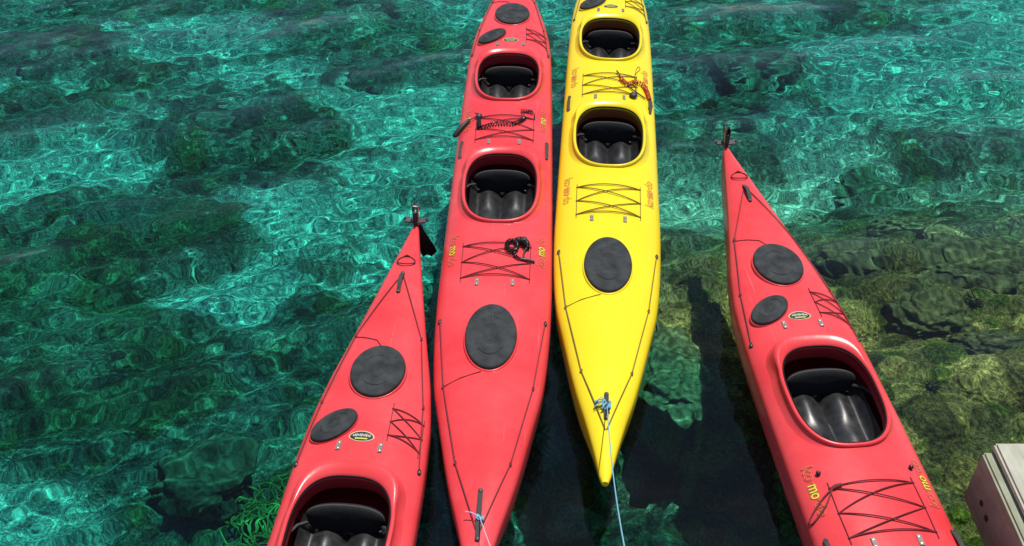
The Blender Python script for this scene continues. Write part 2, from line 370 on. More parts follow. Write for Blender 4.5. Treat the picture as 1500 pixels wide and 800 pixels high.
def hull_mesh():
    us = np.concatenate([np.linspace(-4.25, -4.1, 7), np.linspace(-4.05, 2.4, 130), np.linspace(2.44, 2.735, 14)])
    rings = []
    for u in us:
        W, c, s, k = float(fW(u)), float(fC(u)), float(fS(u)), float(fK(u)); half = []
        for a in np.linspace(0, math.pi / 2, 12)[:-1]: half.append((W * math.sin(a) ** .62, s - (s - k) * math.cos(a) ** .8))
        for a in np.linspace(0, math.pi / 2, 17): half.append((W * abs(math.cos(a)) ** (2 / ND), s + (c - s) * abs(math.sin(a)) ** (2 / ND)))
        half[-1] = (0, half[-1][1])
        ring = [L3(u, w, z) for w, z in half] + [L3(u, -w, z) for w, z in half[-2:0:-1]]
        rings.append(ring)
    body = MB().rings(rings, cap0=True, cap1=True).mesh('hull', m_red, 0)
    cut = []
    for c in CK:
        P = outline(c)
        cut.append(MB().rings([[L3(u, w, z) for u, w in P] for z in (.18, .6)], cap0=True, cap1=True).mesh('cut', m_red, 0))
        R = []
        for z, g in ((.068, .94), (.08, .97), (.2, 1), (.262, 1), (.272, .97)):
            R.append([L3(c['cu'] + .08 + (c['hl'] + .32) * g * math.copysign(abs(math.sin(a)) ** .5, math.sin(a)), .288 * g * math.copysign(abs(math.cos(a)) ** .5, math.cos(a)), z)
                      for a in np.linspace(0, 2 * math.pi, 49)[:-1]])
        cut.append(MB().rings(R, cap0=True, cap1=True).mesh('cut', m_red, 0))
    ob = link('tmp', body); tmp = [ob]
    for m in cut:
        o = link('tmp', m); tmp.append(o); md = ob.modifiers.new('b', 'BOOLEAN'); md.operation = 'DIFFERENCE'; md.solver = 'EXACT'; md.object = o
    dg = bpy.context.evaluated_depsgraph_get(); me = bpy.data.meshes.new_from_object(ob.evaluated_get(dg))
    for o in tmp: bpy.data.objects.remove(o)
    me.polygons.foreach_set('use_smooth', np.ones(len(me.polygons), bool)); me.set_sharp_from_angle(angle=math.radians(35)); me.name = 'hull'
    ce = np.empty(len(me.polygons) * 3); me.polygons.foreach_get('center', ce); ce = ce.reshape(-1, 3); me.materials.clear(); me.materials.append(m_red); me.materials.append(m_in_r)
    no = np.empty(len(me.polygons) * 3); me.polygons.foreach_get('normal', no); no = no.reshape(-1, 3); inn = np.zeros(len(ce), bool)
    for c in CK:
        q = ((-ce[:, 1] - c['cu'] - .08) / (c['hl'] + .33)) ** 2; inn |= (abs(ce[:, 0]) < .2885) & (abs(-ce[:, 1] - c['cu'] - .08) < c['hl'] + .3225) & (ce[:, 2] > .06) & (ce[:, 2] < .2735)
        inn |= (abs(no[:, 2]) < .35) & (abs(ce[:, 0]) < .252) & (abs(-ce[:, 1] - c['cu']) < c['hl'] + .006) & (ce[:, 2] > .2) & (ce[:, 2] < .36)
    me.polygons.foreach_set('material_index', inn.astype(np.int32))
    return me

def plastic(name, rgb, faded):
    m, nt, p = nodes_of(name); p.inputs['Roughness'].default_value = .34; p.inputs['Specular IOR Level'].default_value = .3
    tc = nt.nodes.new('ShaderNodeTexCoord'); geo = nt.nodes.new('ShaderNodeObjectInfo')
    add = nt.nodes.new('ShaderNodeVectorMath'); add.operation = 'ADD'; nt.links.new(tc.outputs['Object'], add.inputs[0]); nt.links.new(geo.outputs['Location'], add.inputs[1])
    n = nt.nodes.new('ShaderNodeTexNoise'); n.inputs['Scale'].default_value = 2.2; n.inputs['Detail'].default_value = 8; n.inputs['Roughness'].default_value = .65
    nt.links.new(add.outputs[0], n.inputs['Vector'])
    r = nt.nodes.new('ShaderNodeValToRGB'); r.color_ramp.elements[0].position = .35; r.color_ramp.elements[1].position = .7
    r.color_ramp.elements[0].color = (*rgb, 1); r.color_ramp.elements[1].color = (*faded, 1); nt.links.new(n.outputs['Fac'], r.inputs[0])
    # small scuffs and dried salt specks
    v = nt.nodes.new('ShaderNodeTexNoise'); v.inputs['Scale'].default_value = 60; v.inputs['Detail'].default_value = 2; nt.links.new(add.outputs[0], v.inputs['Vector'])
    r2 = nt.nodes.new('ShaderNodeValToRGB'); r2.color_ramp.elements[0].position = .70; r2.color_ramp.elements[1].position = .78
    r2.color_ramp.elements[0].color = (0, 0, 0, 1); r2.color_ramp.elements[1].color = (.45, .45, .45, 1); nt.links.new(v.outputs['Fac'], r2.inputs[0])
    mx = nt.nodes.new('ShaderNodeMixRGB'); mx.inputs[2].default_value = (rgb[0] * .5, rgb[1] * .45, rgb[2] * .5, 1)
    nt.links.new(r2.outputs[0], mx.inputs[0]); nt.links.new(r.outputs[0], mx.inputs[1]); nt.links.new(mx.outputs[0], p.inputs['Base Color'])
    for sx, rz, amt in ((1.2, .5, .8), (1.5, -.35, .7), (1.0, 1.3, .6)):      # thin pale scratches from beaching and paddles
        mp = nt.nodes.new('ShaderNodeMapping'); mp.inputs['Rotation'].default_value = (0, 0, rz); mp.inputs['Scale'].default_value = (70 * sx, 1.6, 3)
        nt.links.new(add.outputs[0], mp.inputs[0]); sn = nt.nodes.new('ShaderNodeTexNoise'); sn.inputs['Scale'].default_value = 1; sn.inputs['Detail'].default_value = 2; nt.links.new(mp.outputs[0], sn.inputs['Vector'])
        sr = nt.nodes.new('ShaderNodeValToRGB'); sr.color_ramp.elements[0].position = .72; sr.color_ramp.elements[1].position = .76
        sr.color_ramp.elements[0].color = (0, 0, 0, 1); sr.color_ramp.elements[1].color = (amt, amt, amt, 1); nt.links.new(sn.outputs['Fac'], sr.inputs[0])
        m2 = nt.nodes.new('ShaderNodeMixRGB'); m2.inputs[2].default_value = (min(1, rgb[0] * 1.05), rgb[1] + .10, rgb[2] + .10, 1)
        src = p.inputs['Base Color'].links[0].from_socket; nt.links.new(sr.outputs[0], m2.inputs[0]); nt.links.new(src, m2.inputs[1]); nt.links.new(m2.outputs[0], p.inputs['Base Color'])
    rr = nt.nodes.new('ShaderNodeMapRange'); rr.inputs[3].default_value = .16; rr.inputs[4].default_value = .34
    nt.links.new(n.outputs['Fac'], rr.inputs[0]); nt.links.new(rr.outputs[0], p.inputs['Roughness'])
    n3 = nt.nodes.new('ShaderNodeTexNoise'); n3.inputs['Scale'].default_value = 7; n3.inputs['Detail'].default_value = 3; nt.links.new(add.outputs[0], n3.inputs['Vector'])
    b = nt.nodes.new('ShaderNodeBump'); b.inputs['Strength'].default_value = .12; b.inputs['Distance'].default_value = .012
    nt.links.new(n3.outputs['Fac'], b.inputs['Height']); nt.links.new(b.outputs[0], p.inputs['Normal'])
    return m
m_red = plastic('red_plastic', (.70, .044, .05), (.79, .078, .086))
m_yellow = plastic('yellow_plastic', (.82, .62, .012), (.84, .66, .02))
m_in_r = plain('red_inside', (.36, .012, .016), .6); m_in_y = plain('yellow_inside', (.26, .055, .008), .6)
m_black = plain('black_plastic', (.02, .02, .02), .36, spec=.6, vary=.5, scale=25, bump=.2)
m_foam = plain('black_fabric', (.018, .018, .018), .9, spec=.2, vary=.35, scale=120, bump=.5, bscale=400)
m_rubber = plain('grey_rubber', (.034, .037, .038), .75, spec=.2, vary=.45, scale=14, bump=.35, bscale=150)
m_cord_r = plain('dark_red_cord', (.15, .012, .016), .7, vary=.5, scale=300)
m_cord_y = plain('olive_cord', (.17, .12, .014), .7, vary=.5, scale=300)
m_strap = plain('webbing', (.035, .033, .03), .75, vary=.3, scale=200)
m_metal = plain('steel', (.55, .53, .48), .35, 1.0)
m_plate = plain('alloy_plate', (.17, .165, .14), .6, .3, vary=.2, scale=90)
m_dmetal = plain('dark_alloy', (.07, .07, .068), .5, .4, vary=.25, scale=60)
m_seal = plain('black_seal', (.008, .008, .008), .8, spec=.15)
m_piping = plain('grey_piping', (.07, .07, .072), .5)
m_or = plain('orange_print', (.80, .19, .09), .5); m_ye = plain('yellow_print', (.85, .62, .04), .5); m_gr = plain('green_print', (.16, .22, .02), .5)
m_or2 = plain('red_print', (.82, .40, .04), .5)
m_blackp = plain('black_print', (.01, .01, .012), .4); m_whitep = plain('white_print', (.55, .53, .45), .5); m_cream = plain('cream_print', (.62, .48, .24), .5)

MESH = {}
def part(key, make):
    if key not in MESH: MESH[key] = make()
    return MESH[key]

def coaming_mb(c):
    P = outline(c, 72); n = len(P); rings = []
    A = [(-.002, -.02), (0, -.006), (.005, .003), (.012, .006), (.020, .003), (.024, -.006), (.021, -.014), (.030, None, .45), (.042, None, .8), (.058, None, 1)]
    B = [(-.002, -.028), (0, -.012), (.012, -.002), (.035, .008), (.058, .015), (.074, .016), (.086, .011), (.098, None, .45), (.108, None, .85), (.122, None, 1)]
    for k in range(len(A)):
        ring = []
        for i in range(n):
            u, w = P[i]; u1, w1 = P[(i + 1) % n]; u0, w0 = P[i - 1]; t = Vector((u1 - u0, w1 - w0)).normalized(); no = Vector((t.y, -t.x))
            if no.x * (u - c['cu']) + no.y * w < 0: no = -no
            q = -(u - c['cu']) / c['hl']; rfac = float(smoothstep(.45, .98, np.array(q)))
            zr = DECK + .016 + .012 * rfac + .004 * q
            off = A[k][0] * (1 - rfac) + B[k][0] * rfac; uu, ww = u + no.x * off, w + no.y * off
            if A[k][1] is None:
                top = zr + (-.018) * (1 - rfac) + .006 * rfac; f = A[k][2]; z = top * (1 - f) + (deck_z(uu, ww) - .002) * f
            else: z = zr + A[k][1] * (1 - rfac) + B[k][1] * rfac
            ring.append(L3(uu, ww, z))
        rings.append(ring)
    return MB().rings(rings)
def trim_mb(c):
    P = outline(c, 72); pts = []
    for u, w in P:
        q = -(u - c['cu']) / c['hl']; rfac = float(smoothstep(.45, .98, np.array(q)))
        pts.append(L3(c['cu'] + (u - c['cu']) * .994, w * .992, DECK + .016 + .012 * rfac + .004 * q - .006 - .006 * rfac))
    return MB().tube(pts, .0055, 6, True)

def seat_mb(c):
    ub = c['cu'] - c['hl']; u0, u1 = ub + .13, ub + .82; nw, nu = 33, 30; vs = []
    for i in range(nu):
        s = i / (nu - 1); u = u0 + (u1 - u0) * s
        for j in range(nw):
            t = j / (nw - 1) * 2 - 1; w = t * .215; a = abs(w)
            z = .152 + .050 * math.exp(-((a - .095) / .062) ** 2) * (1 - .55 * s) * min(1, .35 + s * 4) + .085 * max(0, (abs(t) - .72) / .28) ** 1.6
            z -= .030 * math.exp(-(w / .022) ** 2) * max(0, 1 - s * 1.3); z += .025 * math.exp(-(w / .05) ** 2) * smoothstep(.45, .8, np.array(s))
            z += .03 * math.exp(-((a - .13) / .03) ** 2) * math.exp(-(s / .05) ** 2)
            z -= .012 * math.exp(-((a - .1) / .035) ** 2 - ((s - .42) / .08) ** 2)
            vs.append(L3(u, w, float(z)))
    fs = [(i * nw + j, i * nw + j + 1, (i + 1) * nw + j + 1, (i + 1) * nw + j) for i in range(nu - 1) for j in range(nw - 1)]
    b = MB().add(vs, fs)
    edge = [j for j in range(nw)] + [i * nw + nw - 1 for i in range(1, nu)] + [(nu - 1) * nw + j for j in range(nw - 2, -1, -1)] + [i * nw for i in range(nu - 2, 0, -1)]
    b.add([vs[k] for k in edge] + [(vs[k][0], vs[k][1], .07) for k in edge], [(k, (k + 1) % len(edge), (k + 1) % len(edge) + len(edge), k + len(edge)) for k in range(len(edge))])
    return b
def back_outline(n=40):
    P = []
    for i in range(n):
        a = 2 * math.pi * i / n; e = 2 / 3.1; x = math.copysign(abs(math.cos(a)) ** e, math.cos(a)); z = math.copysign(abs(math.sin(a)) ** e, math.sin(a))
        P.append((x * (.188 + .018 * z), z * .082 + .004))
    return P
def back_place(c, x, d, z):   # d = thickness direction towards the bow
    ub = c['cu'] - c['hl']; a = math.radians(14); return L3(ub + .155 + d * math.cos(a) - z * math.sin(a) + .022 * (x / .2) ** 2, x, .232 + z * math.cos(a) + d * math.sin(a))
def back_mb(c):
    P = back_outline(); R = []
    for sc_, d in ((.02, -.02), (.8, -.022), (.96, -.014), (1, 0), (.97, .012), (.9, .019), (.6, .024), (.02, .026)): R.append([back_place(c, x * sc_, d, z * sc_) for x, z in P])
    return MB().rings(R, cap0=True, cap1=True)
def back_pipe(c):
    P = back_outline()[1:20]; return MB().tube([back_place(c, x * .985, .006, z * .985) for x, z in P], .0045, 6)
def back_strap(c, s):
    p0 = back_place(c, s * .165, .0, -.01); return MB().tube([p0, (s * .225, p0[1] - .05, .245), (s * .262, p0[1] - .13, .258)], .009, 5)

def ell(cu, cw, A, B, ang, rr, n=48):
    return [(cu + rr * (A * math.cos(t) * math.cos(ang) - B * math.sin(t) * math.sin(ang)), cw + rr * (A * math.cos(t) * math.sin(ang) + B * math.sin(t) * math.cos(ang))) for t in np.linspace(0, 2 * math.pi, n + 1)[:-1]]
HATCH = [(1.085, 0, .262, .146, 0), (-2.94, 0, .19, .148, 0), (-2.55, -.158, .132, .086, math.radians(131))]
def conform(cu, cw, u, w):   # hatch sits on a plane that follows the deck
    e = .05; du = (deck_z(cu + e, cw) - deck_z(cu - e, cw)) / (2 * e); dw = (deck_z(cu, cw + e) - deck_z(cu, cw - e)) / (2 * e)
    return max(deck_z(cu, cw) + du * (u - cu) + dw * (w - cw), deck_z(u, w) - .001)
def hatch_mb(h):
    R = []
    for rr, z in ((1, -.03), (1, .010), (.985, .018), (.955, .0215), (.9, .0225), (.5, .026), (.02, .027)):
        R.append([L3(u, w, conform(h[0], h[1], u, w) + z) for u, w in ell(*h, rr)])
    return MB().rings(R, cap1=True)
def hatch_rim_mb(h):
    R = []
    for rr, z in ((1.0, .002), (1.01, .005), (1.03, .0055), (1.05, .002), (1.06, -.012)):
        R.append([L3(u, w, conform(h[0], h[1], u, w) + z) for u, w in ell(*h, rr)])
    return MB().rings(R)
def hatch_emblem_mb(h):
    b = MB(); zz = lambda u, w: L3(u, w, conform(h[0], h[1], u, w) + .0268)
    E = ell(h[0], h[1], h[2], h[3], h[4], 1)
    q = lambda rr, t: (h[0] + rr * (h[2] * math.cos(t) * math.cos(h[4]) - h[3] * math.sin(t) * math.sin(h[4])), h[1] + rr * (h[2] * math.cos(t) * math.sin(h[4]) + h[3] * math.sin(t) * math.cos(h[4])))
    b.tube([zz(*q(.30, t)) for t in np.linspace(0, 6.283, 33)[:-1]], .0015, 5, True)
    b.tube([zz(*q(.22, t)) for t in np.linspace(0, 6.283, 25)[:-1]], .0016, 5, True)
    b.tube([zz(*q(.62, t)) for t in np.linspace(-.8, .8, 17)], .0013, 5)
    for t in np.linspace(2.5, 3.8, 7): b.tube([zz(*q(.52, t)), zz(*q(.58, t + .05))], .002, 4)
    return b

BUNGEE = [([(-1.275, -.209), (-1.127, -.211), (-.985, -.208)], [(-1.275, .209), (-1.127, .211), (-.985, .208)], .007),
          ([(.247, -.212), (.404, -.211), (.555, -.208)], [(.247, .212), (.404, .211), (.555, .208)], .008),
          ([(-2.69, .126), (-2.60, .128), (-2.51, .13)], [(-2.635, .292), (-2.54, .296), (-2.45, .294)], .003)]
def cord(a, b, arch, n=9, slack=0.0):
    P = []
    for i in range(n + 1):
        t = i / n; u = a[0] + (b[0] - a[0]) * t - slack * 4 * t * (1 - t); w = a[1] + (b[1] - a[1]) * t
        P.append(on(u, w, .004 + arch * 4 * t * (1 - t)))
    return P
CROSS = ((0, 0), (0, 1), (1, 0), (1, 2), (2, 1), (2, 2))
def bungee_mb(A, B, arch, k):
    i, j = CROSS[k]; k += 1
    return MB().tube(cord(A[i], B[j], arch * (.6 + .3 * ((k * 37) % 5) / 4), slack=.006 * ((k * 13) % 5 - 1)), .0036 if arch > .005 else .003, 5)
def anchor_mb(A):
    b = MB(); e = .035
    P = [(A[0][0] - e, A[0][1])] + list(A) + [(A[2][0] + e, A[2][1])]
    b.tube([on(u, w, .003) for u, w in P], .0026, 5)
    for u, w in A: b.ball(on(u, w, .004), .006, 8, 5)
    return b
LINE_F = [(.9, .306), (1.44, .243), (1.98, .138), (2.41, .004)]
LINE_R = [(-2.335, .312), (-2.75, .272), (-3.25, .188), (-3.74, .008)]
def line_mb(L, s):
    P = []
    for (a, b) in zip(L[:-1], L[1:]):
        for t in np.linspace(0, 1, 10)[:-1]:
            u = a[0] + (b[0] - a[0]) * t; w = (a[1] + (b[1] - a[1]) * t) * s; P.append(on(u, w, .0045 + .004 * math.sin(math.pi * t)))
    P.append(on(L[-1][0], L[-1][1] * s, .005)); return MB().tube(P, .0034, 6)
def eye_mb(u, w, big=False):
    b = MB(); p = on(u, w); k = 1.5 if big else 1
    b.ball((p[0], p[1], p[2] + .002), (.008 * k, .012 * k, .006 * k), 8, 5)
    b.tube([(p[0] + .006 * math.cos(t), p[1] + .011 * k * math.sin(t), p[2] + .008 + .003 * math.cos(t)) for t in np.linspace(0, 6.283, 11)[:-1]], .0026, 5, True); return b
def plate_mb(u, w):
    b = MB(); p = on(u, w, .003); b.box(p, (.022, .058, .005)); return b
def screw_mb(u, w): return MB().ball(on(u, w, .0055), (.0062, .0062, .0035), 8, 4)
def strap_mb(pts, wid, th):
    """flat webbing along local points, width across w"""
    R = []
    for i, p in enumerate(pts):
        a = Vector(pts[max(0, i - 1)]); c = Vector(pts[min(len(pts) - 1, i + 1)]); t = (c - a).normalized(); side = t.cross(Vector((0, 0, 1))).normalized(); up = side.cross(t)
        q = Vector(p); R.append([q + side * wid / 2 + up * th / 2, q - side * wid / 2 + up * th / 2, q - side * wid / 2 - up * th / 2, q + side * wid / 2 - up * th / 2])
    return MB().rings(R, cap0=True, cap1=True)
def handle_pts(s):
    return [on(-1.01 + .2 * t, s * .309, .004 + .022 * math.sin(math.pi * t) ** .6) if 0 < t < 1 else on(-1.01 + .2 * t, s * .305, .004) for t in np.linspace(0, 1, 9)]

def text_mesh(body, mat, outline_only=False, off=0.0):
    cu = bpy.data.curves.new('t', 'FONT'); cu.body = body; cu.size = 1; cu.resolution_u = 3
    if outline_only: cu.fill_mode = 'NONE'; cu.bevel_depth = .022; cu.bevel_resolution = 0
    cu.offset = off
    o = bpy.data.objects.new('t', cu); col.objects.link(o); dg = bpy.context.evaluated_depsgraph_get()
    me = bpy.data.meshes.new_from_object(o.evaluated_get(dg)); bpy.data.objects.remove(o); me.materials.clear(); me.materials.append(mat)
    v = np.empty(len(me.vertices) * 3); me.vertices.foreach_get('co', v); return me, v.reshape(-1, 3)
def letters(body, mat, u_at, width, s, uc, h, **kw):
    """word along the deck: x in word -> u, letter tops towards the centreline"""
    me, v = text_mesh(body, mat, **kw)
    if not kw.get('off'): letters.box = (v[:, 0].min(), v[:, 0].max())
    x0, x1 = letters.box; sx = width / (x1 - x0); lx = (v[:, 0] - x0) * sx; ly = v[:, 1] * .076
    u = uc + (u_at + lx) if s < 0 else uc + .29 - (u_at + lx)
    w = s * (.298 - ly)
    out_ = np.array([on(a, b, h + .0) for a, b in zip(u, w)]); out_[:, 2] += v[:, 2] * .02
    me.vertices.foreach_set('co', out_.ravel()); me.update(); return me

def badge_parts(parent):
    u0 = -2.48
    def oval(A, B, h, name, mat, up=0):
        pts = []
        for t in np.linspace(0, 2 * math.pi, 41)[:-1]:
            w = A * math.cos(t); u = u0 - up - B * math.sin(t) * (1.0 if math.sin(t) > 0 else .75) * abs(math.sin(t)) ** .15; pts.append(on(u, w, h))
        return MB().add(pts + [on(u0 - up, 0, h)], [(i, (i + 1) % 40, 40) for i in range(40)]).mesh(name, mat, 0)
    b = link('badge', part('badge', lambda: oval(.066, .040, .0025, 'badge', m_cream)), parent)
    link('badge_field', part('badge_field', lambda: oval(.060, .034, .0035, 'badge_field', m_blackp)), b)
    def marks():
        k = MB()
        for i in range(11):
            w = -.042 + i * .0084; u = u0 - .010 + .00 + 2.2 * w * w; k.box(on(u, w, .005), (.0048, .012 + .004 * ((i * 7) % 3), .001))
        return k.mesh('badge_marks', m_whitep, 0)
    link('badge_marks', part('badge_marks', marks), b)
    def swoosh():
        k = MB()
        for i in range(8): w = -.028 + i * .008; k.box(on(u0 + .012 + 3 * w * w * .3, w, .0048), (.0078, .008, .001))
        return k.mesh('badge_swoosh', m_gr2, 0)
    link('badge_swoosh', part('badge_swoosh', swoosh), b)
m_gr2 = plain('lime_print', (.55, .6, .08), .5)

def rudder(parent, turn, down=True):
    z0 = .34
    k = MB()
    for s in (-1, 1): k.box(L3(-4.285, s * .012, z0 + .06), (.005, .06, .17), Matrix.Rotation(s * .03, 3, 'Y'))
    k.tube([L3(-4.262, 0, .12), L3(-4.262, 0, z0 + .1)], .009, 8)
    ru = k.build('rudder', m_dmetal, parent, 30)
    for s in (-1, 1):
        k = MB().add([L3(-4.25, s * .01, z0 + .03), L3(-4.30, s * .02, z0 + .03), L3(-4.31, s * .07, z0 + .033), L3(-4.275, s * .085, z0 + .034), L3(-4.255, s * .06, z0 + .032),
               L3(-4.25, s * .01, z0 + .022), L3(-4.30, s * .02, z0 + .022), L3(-4.31, s * .07, z0 + .025), L3(-4.275, s * .085, z0 + .026), L3(-4.255, s * .06, z0 + .024)],
              [(0, 1, 2, 3, 4), (9, 8, 7, 6, 5)] + [(i, (i + 1) % 5, (i + 1) % 5 + 5, i + 5) for i in range(5)])
        k.build('tiller_arm', m_dmetal, ru, 30)
        MB().tube([L3(-4.28, s * .07, z0 + .028), L3(-4.28, s * .07, z0 + .042)], .008, 8).build('arm_bolt', m_black, ru, 30)
        MB().tube([L3(-4.26, s * .016, z0 + .0), L3(-4.29, s * .017, z0 + .15)], .0035, 5).build('stay', m_metal, ru, 30)
    for zz in (.02, .08, .13): MB().tube([L3(-4.285, -.02, z0 + zz), L3(-4.285, .02, z0 + zz)], .005, 8).build('pivot_bolt', m_metal, ru, 30)
    # blade, turned about the stock
    k = MB(); prof = [(.0, .34), (.03, .33), (.05, .27), (.085, .19), (.12, .11), (.13, .07), (.09, .04), (.06, .07), (.03, .06), (-.01, .2)] if down else [(.0, .36), (.02, .48), (.0, .495), (-.015, .48), (-.012, .36)]
    R = Matrix.Rotation(turn, 3, 'Z'); base = Vector(L3(-4.275, 0, 0)); ring = []
    for t in (-.006, .006): ring.append([base + R @ Vector((t, q, z)) for q, z in prof])
    k.rings(ring, cap0=True, cap1=True); o = k.build('blade', m_black, ru, 30); o.cycles.is_caustics_receiver = True

def kayak(pose, mat, cordmat, label, loose, name, turn, print_a, print_b, print_edge):
    root = bpy.data.objects.new(name, None); col.objects.link(root); root.location = (pose[0], pose[1], 0); root.rotation_euler = (0, 0, pose[2]); root.empty_display_size = .2
    tag(root, label, 'kayak', 'sea kayaks moored side by side')
    def body(name_, key, make, m=mat, par=root):
        o = link(name_, part(key, make), par)
        if m is not o.data.materials[0]: o.material_slots[0].link = 'OBJECT'; o.material_slots[0].material = m
        return o
    hl_ = body('hull', 'hull', hull_mesh)
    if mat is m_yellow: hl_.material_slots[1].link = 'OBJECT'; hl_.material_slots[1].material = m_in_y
    for i, c in enumerate(CK):
        co_ = body('coaming', f'coam{i}', lambda: coaming_mb(c).mesh('coaming', m_red, 50))
        body('edge_trim', f'trim{i}', lambda: trim_mb(c).mesh('edge_trim', m_seal), m_seal, co_)
        body('seat', f'seat{i}', lambda: seat_mb(c).mesh('seat', m_black, 60), m_black)
        bk = body('backrest', f'back{i}', lambda: back_mb(c).mesh('backrest', m_foam, 50), m_foam)
        body('piping', f'pipe{i}', lambda: back_pipe(c).mesh('piping', m_piping), m_piping, bk)
        for s in (-1, 1): body('strap', f'bstrap{i}{s}', lambda: back_strap(c, s).mesh('strap', m_strap), m_strap, bk)
    for i, h in enumerate(HATCH):
        hc = body('hatch_cover', f'hatch{i}', lambda: hatch_mb(h).mesh('hatch_cover', m_rubber, 50), m_rubber)
        body('hatch_rim', f'hrim{i}', lambda: hatch_rim_mb(h).mesh('hatch_rim', m_red, 60), mat, hc)
        body('emblem', f'hemb{i}', lambda: hatch_emblem_mb(h).mesh('emblem', m_rubber), m_rubber, hc)
    for i, (A, B, ar) in enumerate(BUNGEE):
        bg_ = bpy.data.objects.new('deck_bungee', None); col.objects.link(bg_); bg_.parent = root
        for k in range(6): body('cord', f'bung{i}{k}', lambda: bungee_mb(A, B, ar, k).mesh('cord', m_cord_r), cordmat, bg_)
        body('anchor_line', f'anc{i}a', lambda: anchor_mb(A).mesh('anchor_line', m_cord_r), cordmat, bg_)
        body('anchor_line', f'anc{i}b', lambda: anchor_mb(B).mesh('anchor_line', m_cord_r), cordmat, bg_)
    for s in (-1, 1):
        for key, Ln in (('f', LINE_F), ('r', LINE_R)):
            dl = body('deck_line', f'line{key}{s}', lambda: line_mb(Ln, s).mesh('deck_line', m_cord_r), cordmat)
            for i, (u, w) in enumerate(Ln[:-1]):
                body('line_eye', f'eye{key}{s}{i}', lambda: eye_mb(u, s * w, i == 0).mesh('line_eye', m_black), m_black if i == 0 else cordmat, dl)
        for i, (u, w) in enumerate(((-2.42, .106), (-.937, .108), (.607, .107))):
            pl = body('deck_plate', f'plate{s}{i}', lambda: plate_mb(u, s * w).mesh('deck_plate', m_plate, 0), m_plate)
            for d in (-.018, .018): body('screw', f'screw{s}{i}{d}', lambda: screw_mb(u + d, s * w).mesh('screw', m_metal), m_metal, pl)
        hd = body('side_handle', f'handle{s}', lambda: strap_mb(handle_pts(s), .022, .006).mesh('side_handle', m_strap, 40), m_strap)
        for ub_ in (-1.01, -.81): body('bolt', f'hbolt{s}{ub_}', lambda: MB().ball(on(ub_, s * .305, .008), (.009, .009, .007), 8, 5).mesh('bolt', m_dmetal), m_dmetal, hd)
        if loose: body('cleat_knob', f'knob{s}', lambda: MB().ball(on(-1.37, s * .235, .014), (.013, .013, .011), 10, 6).tube([on(-1.37, s * .235, -.002), on(-1.37, s * .235, .01)], .008, 8).mesh('cleat_knob', m_black), m_black)
        for i, uc in enumerate((-1.43, .112)):
            lt = link('lettering', part(f'txt1{s}{i}{mat.name}', lambda: letters('ko·', print_a, 0, .108, s, uc, .0045, outline_only=True)), root)
            link('letter_edge', part(f'txt2{s}{i}{mat.name}', lambda: (letters('mo', print_edge, .11, .082, s, uc, .0, ), letters('mo', print_edge, .11, .082, s, uc, .0025, off=.045))[1]), lt)
            link('letter_fill', part(f'txt3{s}{i}{mat.name}', lambda: letters('mo', print_b, .11, .082, s, uc, .0042)), lt)
            link('letter_outline', part(f'txt4{s}{i}{mat.name}', lambda: letters('·do', print_a, .196, .1, s, uc, .0045, outline_only=True)), lt)
    badge_parts(root)
    # carrying toggles and the elastic loop at the stern
    for key, ua, ub_, hh in (('b' + mat.name, 2.165, 2.33 if mat is m_yellow else 2.44, .012), ('s', -3.60, -3.765, .03)):
        tg = body('toggle', f'tog{key}', lambda: strap_mb([on(ua + (ub_ - ua) * t, 0, .005 + hh * math.sin(math.pi * t)) for t in np.linspace(0, 1, 9)], .024, .006).mesh('toggle', m_strap, 40), m_strap)
        for uq in (ua, ub_): body('bolt', f'togb{uq:.3f}', lambda: MB().ball(on(uq, 0, .008), (.013, .013, .008), 10, 5).mesh('bolt', m_dmetal), m_dmetal, tg)
    body('elastic_loop', 'loop', lambda: MB().tube([on(-3.885 + .042 * math.sin(t), .055 * math.cos(t), .008 + .006 * math.sin(t)) for t in np.linspace(0, 6.283, 25)[:-1]], .0042, 6, True)
         .tube([on(-3.925, -.02, .004), on(-3.93, 0, .012), on(-3.925, .02, .004)], .004, 6).mesh('elastic_loop', m_cord_r), cordmat)
    body('hatch_leash', 'hleash', lambda: MB().tube([on(-3.235, -.186, .006), on(-3.21, -.12, .005), on(-3.185, -.05, .004), on(-3.14, -.02, .006)], .0022, 5).mesh('hatch_leash', m_cord_r), cordmat)
    body('hatch_leash', 'hleash2', lambda: MB().tube([on(1.44, -.238, .006), on(1.40, -.15, .004), on(1.36, -.04, .005)], .0022, 5).mesh('hatch_leash', m_cord_r), cordmat)
    rudder(root, turn, turn < -.9)
    return root

POSE = dict(C=(-.08594, 5.30773, -.03025), Y=(.66951, 5.93839, -.07835), L=(-.97, 1.01307, -.08338), R=(1.852, 1.92212, .0795))
def W3(k, u, w, h=0.0):
    x0, y0, t = POSE[k]; return (x0 + u * math.sin(t) + w * math.cos(t), y0 - u * math.cos(t) + w * math.sin(t), deck_z(u, w) + h)
kayak(POSE['C'], m_red, m_cord_r, 'red double sea kayak left of the yellow one, black coiled leashes on its deck', None, 'kayak', .2, m_or, m_ye, m_gr)
kayak(POSE['Y'], m_yellow, m_cord_y, 'bright yellow double sea kayak between the red kayaks with a blue bow rope', None, 'kayak', .2, m_or2, m_or2, m_or)
kayak(POSE['L'], m_red, m_cord_r, 'red sea kayak at the far left, its front half cut off by the frame', None, 'kayak', -1.0, m_or, m_ye, m_gr)
kayak(POSE['R'], m_red, m_cord_r, 'red sea kayak at the right beside the wooden jetty, rudder pointing away', True, 'kayak', -.7, m_or, m_ye, m_gr)

